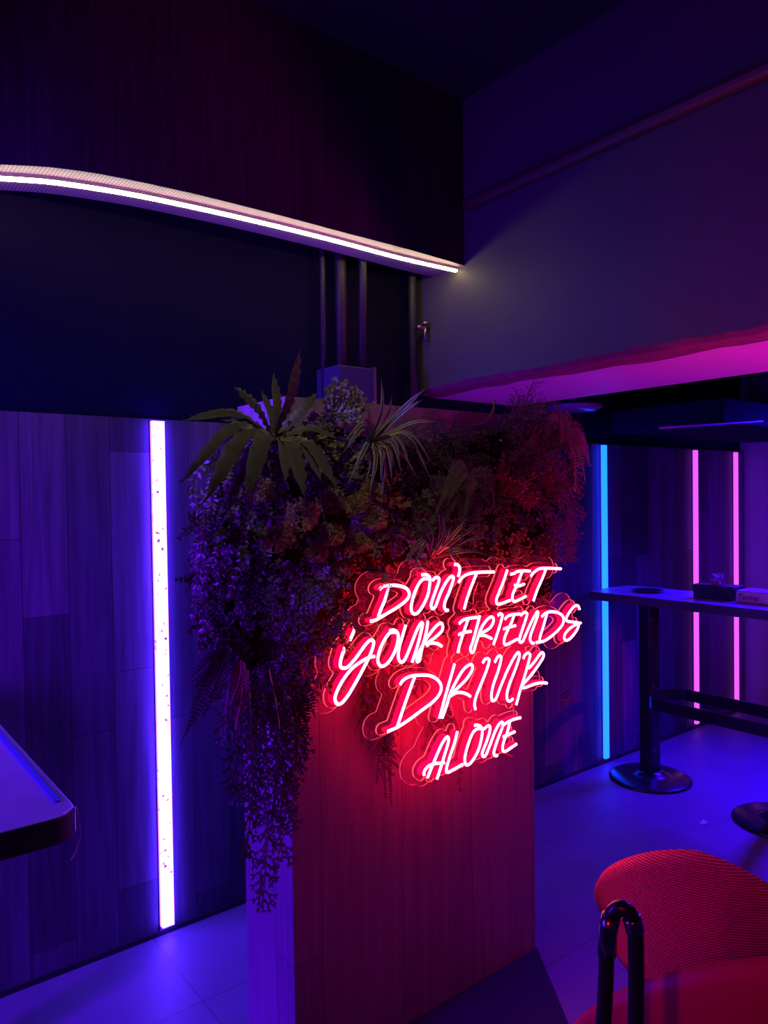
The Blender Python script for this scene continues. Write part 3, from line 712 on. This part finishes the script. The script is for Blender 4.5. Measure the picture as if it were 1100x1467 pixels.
def frond(mb, path, lmax, lw, mi=0, n=None, lean=.35):
    L = sum((path[i+1]-path[i]).length for i in range(len(path)-1)); n = n or int(L/.0075); k = len(path)-1
    mb.tube(path, [.0016]*len(path), 4, mi, cap=False)
    for i in range(1, n):
        u_ = i/n; x = u_*k; a = int(x); fr_ = x-a
        p = path[a].lerp(path[min(a+1, k)], fr_); t = (path[min(a+1, k)]-path[a]).normalized() if a < k else (path[k]-path[k-1]).normalized()
        s_ = t.cross(FRONT).normalized(); l = lmax*math.sin(PI*min(1, (u_*.93+.12)))**.7
        if u_ > .55: l *= 1-.75*((u_-.55)/.45)**1.3
        for sg in (1, -1):
            leaflet(mb, p, s_*sg+t*lean+FRONT*.1, l, lw, FRONT+rv(.15), mi, 'thin' if lw < .006 else 'oval')
def fern(px, py, Y, fr_, m, label, lmax=.028, lw=.0065, name='boston_fern', group=None):
    p = at(px, py, Y); t = plant(name, label, p, 'fern', group)
    mb = MB()
    for tx, ty, TY, arch in fr_:
        q = at(tx, ty, TY); v = q-p; mid = p+v*.5+UPV*(arch*v.length)+Vector((0, -.02, 0))
        frond(mb, smoothpath([p, mid, q], 9), lmax, lw)
    mb.build('fronds', m, t)
    mb = MB(); mb.tube([p+Vector((0, .08, 0)), p], .008, 6); mb.build('stem', MT['stem'], t)
fern(655, 705, 1.68, [(590, 720, 1.6, .1), (600, 790, 1.6, .3), (632, 760, 1.58, .2), (660, 790, 1.56, .2), (708, 735, 1.58, .3), (700, 700, 1.6, .25), (690, 770, 1.58, .3), (610, 680, 1.62, .0), (640, 650, 1.64, 0), (675, 660, 1.64, .0)], MT['leaf_b'], 'dark drooping fern in the middle of the planting above DON\'T', .027, .007)
fern(672, 680, 1.64, [(709, 722, 1.55, .35), (640, 725, 1.56, .25), (622, 738, 1.57, .3), (665, 735, 1.56, .2)], MT['leaf_a'], 'olive fern with curling fronds centred above the sign', .024, .0065)
fern(800, 612, 1.66, [(838, 640, 1.62, .25), (843, 668, 1.62, .35), (828, 622, 1.64, .15), (812, 588, 1.66, .05), (790, 572, 1.66, 0), (818, 680, 1.6, .3), (775, 640, 1.58, .2), (830, 655, 1.58, .3), (776, 600, 1.62, .1)], MT['leaf_a'], 'arching fern lit blue at the top right of the planting', .024, .005)
fern(330, 930, 1.60, [(258, 1068, 1.56, .15), (262, 985, 1.62, .1), (285, 1040, 1.58, .15), (300, 1000, 1.55, .2)], MT['leaf_b'], 'dark sword fern drooping toward the violet LED strip', .026, .008, 'sword_fern')
fern(345, 945, 1.55, [(337, 1045, 1.52, .05), (330, 1010, 1.52, .1)], MT['russet'], 'reddish upright sword fern frond low on the left', .018, .008, 'sword_fern')
fern(415, 985, 1.62, [(440, 1044, 1.58, .1), (436, 1100, 1.58, .08), (452, 1030, 1.6, .2)], MT['leaf_b'], 'dark fern tips hanging over the left edge of the column face', .022, .006, 'sword_fern')
fern(550, 820, 1.60, [(553, 864, 1.56, .05), (540, 850, 1.58, .1)], MT['leaf_a'], 'small fern sprig touching the top of letter D', .012, .004, 'fern_sprig')
fern(806, 640, 1.56, [(846, 668, 1.56, .25), (842, 640, 1.57, .2), (838, 690, 1.56, .35), (830, 615, 1.58, .1), (800, 585, 1.6, .05), (824, 705, 1.55, .35)], MT['leaf_c'], 'blue-lit fern sticking out furthest at the right edge of the planting', .026, .006)

def sprig(mb, path, ll, lw, shape, mi=0, step=.012, droop=.2, spread=.9, stemmi=1):
    mb.tube(path, [.0012]*len(path), 4, stemmi, cap=False)
    L = sum((path[i+1]-path[i]).length for i in range(len(path)-1)); n = max(2, int(L/step)); k = len(path)-1
    for i in range(1, n+1):
        x = i/n*k; a = min(int(x), k-1); p = path[a].lerp(path[a+1], x-a); t = (path[a+1]-path[a]).normalized()
        s_ = t.cross(FRONT+rv(.5)).normalized()
        for sg in (1, -1):
            sc = rnd(.75, 1.15)*(1-.35*i/n)
            leaflet(mb, p, s_*sg*spread+t*.7+rv(.18)+FRONT*.15, ll*sc, lw*sc, FRONT+rv(.45), mi, shape)
    leaflet(mb, path[-1], (path[-1]-path[-2]), ll*.7, lw*.7, FRONT, mi, shape)
def split_build(mb, t, ml, ms):
    """foliage and stems become two parts"""
    a, b = MB(), MB(); 
    for k, tgt in ((0, a), (1, b)):
        idx = {}; 
        for f_, m_ in zip(mb.f, mb.m):
            if m_ != k: continue
            nf = []
            for i in f_:
                if i not in idx: idx[i] = len(tgt.v); tgt.v.append(mb.v[i])
                nf.append(idx[i])
            tgt.f.append(tuple(nf)); tgt.m.append(0)
    a.build('foliage', ml, t); b.build('stem', ms, t)
def bush(p, rad, n, ll, lw, shape, m, name, label, group=None, up_=0., hang=.2, depth=.5, cat='plant', step=.012):
    t = plant(name, label, p, cat, group); mb = MB()
    for i in range(n):
        an = rnd(0, 2*PI); el = rnd(.15, 1)
        d = Vector((math.cos(an)*el, -rnd(.15, depth), math.sin(an)*el+up_))
        L = rad*rnd(.6, 1.1)
        sprig(mb, bend_path(p+Vector((0, .02, 0)), d, L, 5, hang), ll, lw, shape, 0, step)
    split_build(mb, t, m, MT['stem']); return t
# named bushes
bush(at(482, 598, 1.68), .10, 16, .017, .016, 'round', MT['leaf_c'], 'eucalyptus', 'pale round-leaved eucalyptus bunch sticking up at the column top', up_=.6, hang=0)
bush(at(512, 592, 1.68), .07, 9, .015, .014, 'round', MT['leaf_c'], 'eucalyptus', 'smaller round-leaved sprig just left of the upper spider plant', up_=.5, hang=0)
bush(at(440, 640, 1.66), .09, 12, .022, .021, 'round', MT['leaf_a'], 'eucalyptus', 'round-leaved eucalyptus right of the large wavy fern')
bush(at(480, 668, 1.66), .09, 14, .018, .018, 'round', MT['leaf_b'], 'eucalyptus', 'dark round-leaved sprig below left of the upper spider plant')
bush(at(350, 770, 1.58), .09, 10, .02, .018, 'round', MT['leaf_b'], 'eucalyptus', 'dim round-leaved sprig at the left of the planting')
bush(at(560, 705, 1.62), .075, 9, .034, .017, 'oval', MT['russet'], 'begonia', 'reddish broad-leaved begonia right of the flower clusters', step=.02, cat='begonia')
bush(at(590, 738, 1.62), .075, 9, .034, .015, 'oval', MT['leaf_b'], 'begonia', 'dark red-veined begonia below the fern centre', step=.02, cat='begonia')
bush(at(738, 780, 1.64), .06, 12, .014, .013, 'round', MT['leaf_c'], 'jade_sprig', 'red-lit small round-leaved sprig directly above the word LET')
bush(at(775, 772, 1.66), .06, 10, .014, .012, 'round', MT['leaf_a'], 'jade_sprig', 'small round-leaved sprig at the right above letter T')
bush(at(712, 790, 1.66), .05, 8, .013, .012, 'round', MT['leaf_a'], 'jade_sprig', 'small round-leaved sprig between the striped plant and LET')
bush(at(455, 835, 1.56), .09, 12, .020, .009, 'oval', MT['leaf_d'], 'boxwood_sprig', 'grey-green small-leaved bunch left of the sign, upper one')
bush(at(420, 880, 1.55), .09, 12, .020, .009, 'oval', MT['leaf_d'], 'boxwood_sprig', 'grey-green small-leaved bunch left of the sign, lower one')
bush(at(492, 885, 1.555), .075, 11, .017, .008, 'oval', MT['leaf_a'], 'boxwood_sprig', 'red-lit leafy bunch overlapping the top of letter Y')
bush(at(470, 850, 1.54), .05, 7, .016, .008, 'oval', MT['leaf_c'], 'boxwood_sprig', 'small leafy tip beside letters D and Y of the sign')
bush(at(810, 1000, 1.70), .05, 6, .018, .007, 'oval', MT['leaf_b'], 'boxwood_sprig', 'dark sprig at the column edge below letter K', hang=.6)
bush(at(782, 862, 1.66), .055, 8, .016, .008, 'oval', MT['leaf_b'], 'boxwood_sprig', 'dark sprig behind the end of the word LET', hang=.3)
q = at(658, 1108, 1.745)
t = plant('leaf_sprig', 'small dark leaf sprig on the column below the word ALONE', q)
mb = MB(); sprig(mb, [q+Vector((.004, 0, .02)), q, q+Vector((.002, 0, -.05))], .018, .012, 'oval', 0, .018); split_build(mb, t, MT['leaf_b'], MT['stem'])

# russet conifer bush at the top right
def needle_bush(p, rad, n, m, name, label, up_=.2):
    t = plant(name, label, p, 'shrub'); mb = MB()
    for i in range(n):
        an = rnd(0, 2*PI); el = rnd(.1, 1); d = Vector((math.cos(an)*el, -rnd(.1, .6), math.sin(an)*el+up_))
        path = bend_path(p+rv(.02), d, rad*rnd(.5, 1.1), 5, .1)
        for q_ in path[2:]:
            for k in range(3):
                dd = (d.normalized()+rv(.9)).normalized(); sub = bend_path(q_, dd, .034, 3, .1)
                for w_ in sub:
                    for _ in range(3): leaflet(mb, w_, dd+rv(.8), .011, .0022, FRONT+rv(.5), 0, 'thin')
        mb.tube(path, .0014, 4, 1, cap=False)
    split_build(mb, t, m, MT['stem'])
needle_bush(at(745, 610, 1.68), .12, 30, MT['leaf_a'], 'cypress_bush', 'green feathery needle bush at the top right, highest one')
needle_bush(at(765, 640, 1.66), .095, 26, MT['russet'], 'cypress_bush', 'russet feathery needle bush below the magenta beam')
needle_bush(at(735, 655, 1.66), .10, 22, MT['leaf_a'], 'cypress_bush', 'olive feathery needle bush left of the russet one')
needle_bush(at(725, 705, 1.66), .10, 20, MT['russet'], 'cypress_bush', 'dim reddish needle bush above the word LET')
needle_bush(at(775, 700, 1.68), .085, 20, MT['russet'], 'cypress_bush', 'reddish needle bush at the right edge, lower one')
needle_bush(at(600, 655, 1.70), .08, 14, MT['leaf_b'], 'cypress_bush', 'dark needle bush right of the upper spider plant')
needle_bush(at(640, 625, 1.72), .08, 12, MT['leaf_b'], 'cypress_bush', 'very dark needle bush on the shadowed column top')

# sedum flower heads
def sedum(px, py, Y, rad, label):
    p = at(px, py, Y); t = plant('sedum_flower', label, p, 'flower'); mb = MB()
    for i in range(38):
        d = Vector((rnd(-1, 1), -rnd(.1, .8), rnd(-.6, .8))).normalized(); d.z *= .8; q = p+Vector((0, .02, -rad*.2)); e = q+d*rad*rnd(.6, 1.35)
        mb.tube([q+d*rad*.3, q.lerp(e, .7)], .0011, 3, 1, cap=False); b_ = q.lerp(e, .6)
        for k in range(9):
            dd = (d+rv(.75)).normalized(); tip = b_+dd*rad*.42
            leaflet(mb, b_, dd, rad*.42, .0032, rv(), 0, 'thin')
            for _ in range(3): leaflet(mb, tip, dd+rv(.9), .009, .0035, rv(), 0, 'thin')
    a = MB(); split = mb
    idxs = [(0, 'flower_head', MT['sedum']), (1, 'stem', MT['stem'])]
    for k, nm, m in idxs:
        tg = MB(); ix = {}
        for f_, m_ in zip(mb.f, mb.m):
            if m_ != k: continue
            nf = []
            for i in f_:
                if i not in ix: ix[i] = len(tg.v); tg.v.append(mb.v[i])
                nf.append(ix[i])
            tg.f.append(tuple(nf)); tg.m.append(0)
        tg.build(nm, m, t)
for a_ in [(430, 735, 1.56, .048, 'largest feathery tan flower cluster left of centre'), (400, 768, 1.57, .038, 'feathery flower cluster just below the largest tan one'),
           (373, 698, 1.60, .036, 'feathery flower cluster under the wavy fern leaves'), (515, 722, 1.60, .034, 'yellowish flower cluster under the upper spider plant'),
           (476, 712, 1.62, .034, 'tan flower cluster between the largest one and the yellowish one'), (540, 740, 1.59, .032, 'orange-lit flower cluster right of the yellowish one'),
           (478, 762, 1.60, .032, 'dim flower cluster below the tan ones'), (518, 775, 1.60, .030, 'reddish flower cluster above letter D of the sign'), (535, 700, 1.61, .028, 'small flower cluster touching the upper spider plant leaves'),
           (455, 790, 1.60, .028, 'lowest dim flower cluster in the planting')]:
    sedum(*a_)

# hanging strands with almond leaves at the far left
STR = 'hanging almond-leaved vine strand at the left edge, lit violet'
def strand(px, py, px2, py2, Y, m, ll, lw, shape, name, label, group, Y2=None, step=.014, nb=0):
    p = at(px, py, Y); q = at(px2, py2, Y2 or Y); t = plant(name, label, p, 'vine', group); mb = MB()
    mid = p.lerp(q, .5)+Vector((rnd(-.012, .012), rnd(-.02, .01), 0))
    path = smoothpath([p, p.lerp(q, .2)+Vector((rnd(-.01, .01), -.02, .01)), mid, q], 6)
    sprig(mb, path, ll, lw, shape, 0, step, spread=.8)
    for k in range(nb):
        b_ = path[int(rnd(.2, .9)*(len(path)-1))]
        sprig(mb, bend_path(b_, Vector((rnd(-1, 1), -rnd(0, .5), -.5)), rnd(.03, .06), 4, .5), ll*.9, lw*.9, shape, 0, step)
    split_build(mb, t, m, MT['stem'])
for k, (x, y, x2, y2) in enumerate([(318, 655, 285, 740), (328, 650, 296, 745), (310, 672, 278, 790), (335, 665, 310, 770), (325, 690, 292, 830), (300, 700, 284, 850), (345, 690, 322, 800), (338, 720, 305, 860), (296, 740, 276, 880), (315, 760, 290, 900), (350, 745, 330, 850), (282, 660, 277, 720)]):
    strand(x, y, x2, y2, 1.68-.008*k, MT['vine_leaf'], .020, .0095, 'oval', 'hanging_vine', STR, 'almond-leaved vine strands at the left edge')

# dark branching antler-like strands
def antler(px, py, px2, py2, Y, label, group, m=None, br=1., name='antler_strand'):
    p = at(px, py, Y); q = at(px2, py2, Y-.02); t = plant(name, label, p, 'hanging plant', group); mb = MB()
    path = smoothpath([p, p.lerp(q, .5)+Vector((rnd(-.015, .015), -.02, 0)), q], 12)
    mb.tube(path, .0022, 5, 0, cap=False)
    n = len(path); L = (q-p).length; cnt = int(L/.011)
    def fork(b_, d, l, w, dep):
        e = b_+d*l; leaflet(mb, b_, d, l*1.3, w*1.25, FRONT+rv(.3), 0, 'thin')
        if dep:
            s_ = d.cross(FRONT).normalized()
            fork(e, (d+s_*rnd(.3, .6)+rv(.1)).normalized(), l*.8, w*.9, dep-1); fork(e, (d-s_*rnd(.3, .6)+rv(.1)).normalized(), l*.8, w*.9, dep-1)
    for i in range(cnt):
        b_ = path[min(n-1, int((i+rnd(0, 1))/cnt*(n-1)))]
        sg = 1 if i % 2 else -1
        d = Vector((sg*rnd(.3, .9), -rnd(0, .5), -rnd(.5, 1.1))).normalized()
        fork(b_, d, rnd(.012, .02)*br, .0055*br, 2)
    mb.build('foliage', m or MT['leaf_b'], t)
AN = 'dark branching antler-like strand hanging at the lower left of the column'
for (x, y, x2, y2, Y) in [(345, 1000, 340, 1140, 1.62), (362, 980, 352, 1230, 1.62), (378, 990, 376, 1300, 1.60), (392, 990, 388, 1190, 1.6), (405, 1000, 404, 1235, 1.6), (418, 990, 412, 1130, 1.6), (330, 960, 322, 1060, 1.6), (355, 960, 362, 1120, 1.58), (385, 960, 395, 1110, 1.57), (372, 1000, 368, 1180, 1.64), (340, 1040, 330, 1130, 1.6), (400, 1050, 414, 1180, 1.66), (425, 970, 430, 1080, 1.63)]:
    antler(x, y, x2, y2, Y, AN, 'antler-like strands at the lower left', MT['leaf_d'] if x % 3 == 0 else MT['leaf_b'])
AR = 'dark branching strand at the right side of the column, lit blue'
for (x, y, x2, y2) in [(795, 690, 822, 770), (800, 710, 810, 800), (785, 720, 795, 800), (810, 700, 828, 740), (775, 720, 780, 790), (815, 640, 826, 700), (805, 650, 812, 700), (790, 730, 815, 800)]:
    antler(x, y, x2, y2, 1.70, AR, 'branching strands at the right side', MT['leaf_d'])

# fine hanging vine beneath / behind the sign
FV = 'fine dark hanging vine on the column face behind the sign'
for (x, y, x2, y2) in [(530, 950, 528, 1070), (542, 940, 548, 1105), (552, 930, 556, 1090), (520, 960, 518, 1060), (538, 980, 552, 1140), (620, 1010, 622, 1060), (640, 1015, 638, 1052), (575, 930, 585, 1000), (600, 930, 605, 990), (535, 1000, 540, 1120), (546, 1000, 543, 1090), (558, 980, 562, 1060), (525, 970, 530, 1040), (548, 960, 560, 1150), (565, 950, 570, 1040)]:
    strand(x, y, x2, y2, 1.735, MT['leaf_b'], .011, .005, 'oval', 'fine_vine', FV, 'fine vines behind the sign', step=.0065, nb=16)

# trailing branch on top
mb = MB(); mb.tube(smoothpath([at(640, 622, 1.7), at(670, 612, 1.66), at(692, 605, 1.64), at(706, 590, 1.66), at(708, 572, 1.7)], 6), .004, 6)
single(mb, 'bare_branch', mat('branch', (.22, .08, .08), .6), 'bare curving reddish branch at the column top', 'branch', smooth=True)

# dense filler sprigs
POLY = [(345,640),(400,610),(470,590),(560,620),(640,625),(700,610),(735,595),(790,600),(822,640),(832,680),(815,740),(812,800),(800,850),(790,900),(700,920),(600,935),(560,940),(530,960),(500,975),(430,1015),(405,1060),(345,1050),(320,1000),(295,950),(290,900),(282,800),(285,700),(315,655)]
def inside(x, y):
    c_ = False; n = len(POLY); j = n-1
    for i in range(n):
        xi, yi = POLY[i]; xj, yj = POLY[j]
        if (yi > y) != (yj > y) and x < (xj-xi)*(y-yi)/(yj-yi)+xi: c_ = not c_
        j = i
    return c_
KINDS_ = [
  ('boxwood_filler', 'small oval-leaved filler sprig packed between the larger plants', 'small oval-leaved filler sprigs', .018, .009, 'oval', 'leaf_b', .012),
  ('ivy_filler', 'narrow-leaved dark filler sprig packed between the larger plants', 'narrow-leaved filler sprigs', .024, .007, 'oval', 'leaf_b', .011),
  ('moneywort_filler', 'tiny round-leaved filler sprig packed between the larger plants', 'tiny round-leaved filler sprigs', .012, .012, 'round', 'leaf_a', .010),
  ('sage_filler', 'greyish leafy filler sprig packed between the larger plants', 'greyish filler sprigs', .019, .010, 'oval', 'leaf_d', .013)]
pts = []; y = 600
while y < 1060:
    x = 285
    while x < 835:
        a_, b_ = x+rnd(-9, 9), y+rnd(-9, 9)
        if inside(a_, b_): pts.append((a_, b_))
        x += 31
    y += 29
for (a_, b_) in pts:
    k = KINDS_[int(rnd(0, 3.99))]
    behind = b_ > 800 and a_ > 500
    Y = 1.735 if behind else (rnd(1.62, 1.70) if a_ > 400 else rnd(1.60, 1.70))
    bush(at(a_, b_, Y), .062 if not behind else .045, 11, k[3], k[4], k[5], MT[k[6]], k[0], k[1], k[2], hang=.7, depth=.7 if not behind else .25, step=k[7])
# dark planting mat they are fixed to
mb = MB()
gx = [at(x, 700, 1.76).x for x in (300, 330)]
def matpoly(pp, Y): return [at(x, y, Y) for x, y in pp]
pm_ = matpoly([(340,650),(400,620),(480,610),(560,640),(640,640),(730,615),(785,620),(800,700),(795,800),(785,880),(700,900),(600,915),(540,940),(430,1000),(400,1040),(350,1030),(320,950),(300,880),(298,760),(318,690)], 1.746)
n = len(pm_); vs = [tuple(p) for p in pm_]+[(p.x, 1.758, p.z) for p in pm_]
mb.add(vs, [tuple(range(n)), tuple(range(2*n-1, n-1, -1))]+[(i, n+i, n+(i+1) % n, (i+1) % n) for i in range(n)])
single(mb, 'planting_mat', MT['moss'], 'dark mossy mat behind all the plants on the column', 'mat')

# ------------------------------------------------------------------ lamps
def area(name, loc, target, size, col, power, sy=None):
    l = bpy.data.lights.new(name, 'AREA'); l.color = col; l.energy = power; l.size = size
    if sy: l.shape = 'RECTANGLE'; l.size_y = sy
    o = bpy.data.objects.new(name, l); COL.objects.link(o); o.location = loc
    o.rotation_euler = (Vector(target)-Vector(loc)).to_track_quat('-Z', 'Y').to_euler(); return o
def P(X, Y, Z): q = place(X, Y); return (q.x, q.y, Z)
area('left_room_light', (-1.1, 2.0, 1.7), (1.2, 2.3, .8), .15, (.12, .002, 1), 46, 1.2).data.spread = R(120)
area('right_floor_fill', (5.1, 1.85, 2.0), (3.3, 1.2, 0), .3, (.03, .001, 1), 85, 1.0).data.spread = R(105)  # added unseen blue fill that brightens the floor at right
area('magenta_room_light', P(2.4, 2.0, 1.3), P(1.75, 2.35, 2.17), .25, (1, .01, .60), 7, .4).data.spread = R(95)
area('right_wall_fill', (4.95, 1.6, 1.1), (5.62, 2.7, 1.2), .1, (.16, .001, 1), 5, 1.0).data.spread = R(120)  # added unseen blue fill aimed at the right wall
def spot(name, loc, target, col, power, ang, blend, r_=.05):
    l = bpy.data.lights.new(name, 'SPOT'); l.color = col; l.energy = power; l.spot_size = R(ang); l.spot_blend = blend; l.shadow_soft_size = r_
    o = bpy.data.objects.new(name, l); COL.objects.link(o); o.location = loc
    o.rotation_euler = (Vector(target)-Vector(loc)).to_track_quat('-Z', 'Y').to_euler()
spot('ceiling_downlight', P(-.5, .2, 3.2), at(450, 650, 1.7), (1, .88, .62), 24, 24, 1.)
spot('red_post_light', (4.6, .5, 1.0), (3.82, 2.36, .55), (1, .02, .02), 34, 24, .5)
spot('red_soffit_fill', (2.35, .9, .75), (2.72, 2.1, 2.14), (1, .005, .06), 9, 46, .9)  # added unseen spot that reddens the beam soffit near the column
spot('red_rear_light', P(-.7, -.5, 1.9), P(.8, 1.5, .8), (1, .01, .05), 26, 42, .8)  # unseen red lamp behind the viewer for the chairs, apart from the sign

w = bpy.data.worlds.new('world'); C.world = w; w.use_nodes = True
w.node_tree.nodes['Background'].inputs[0].default_value = (.46, .008, .60, 1); w.node_tree.nodes['Background'].inputs[1].default_value = .06
C.view_settings.view_transform = 'Standard'; C.view_settings.look = 'None'; C.view_settings.exposure = 0
C.cycles.use_denoising = True; C.cycles.max_bounces = 5; C.cycles.sample_clamp_indirect = 4
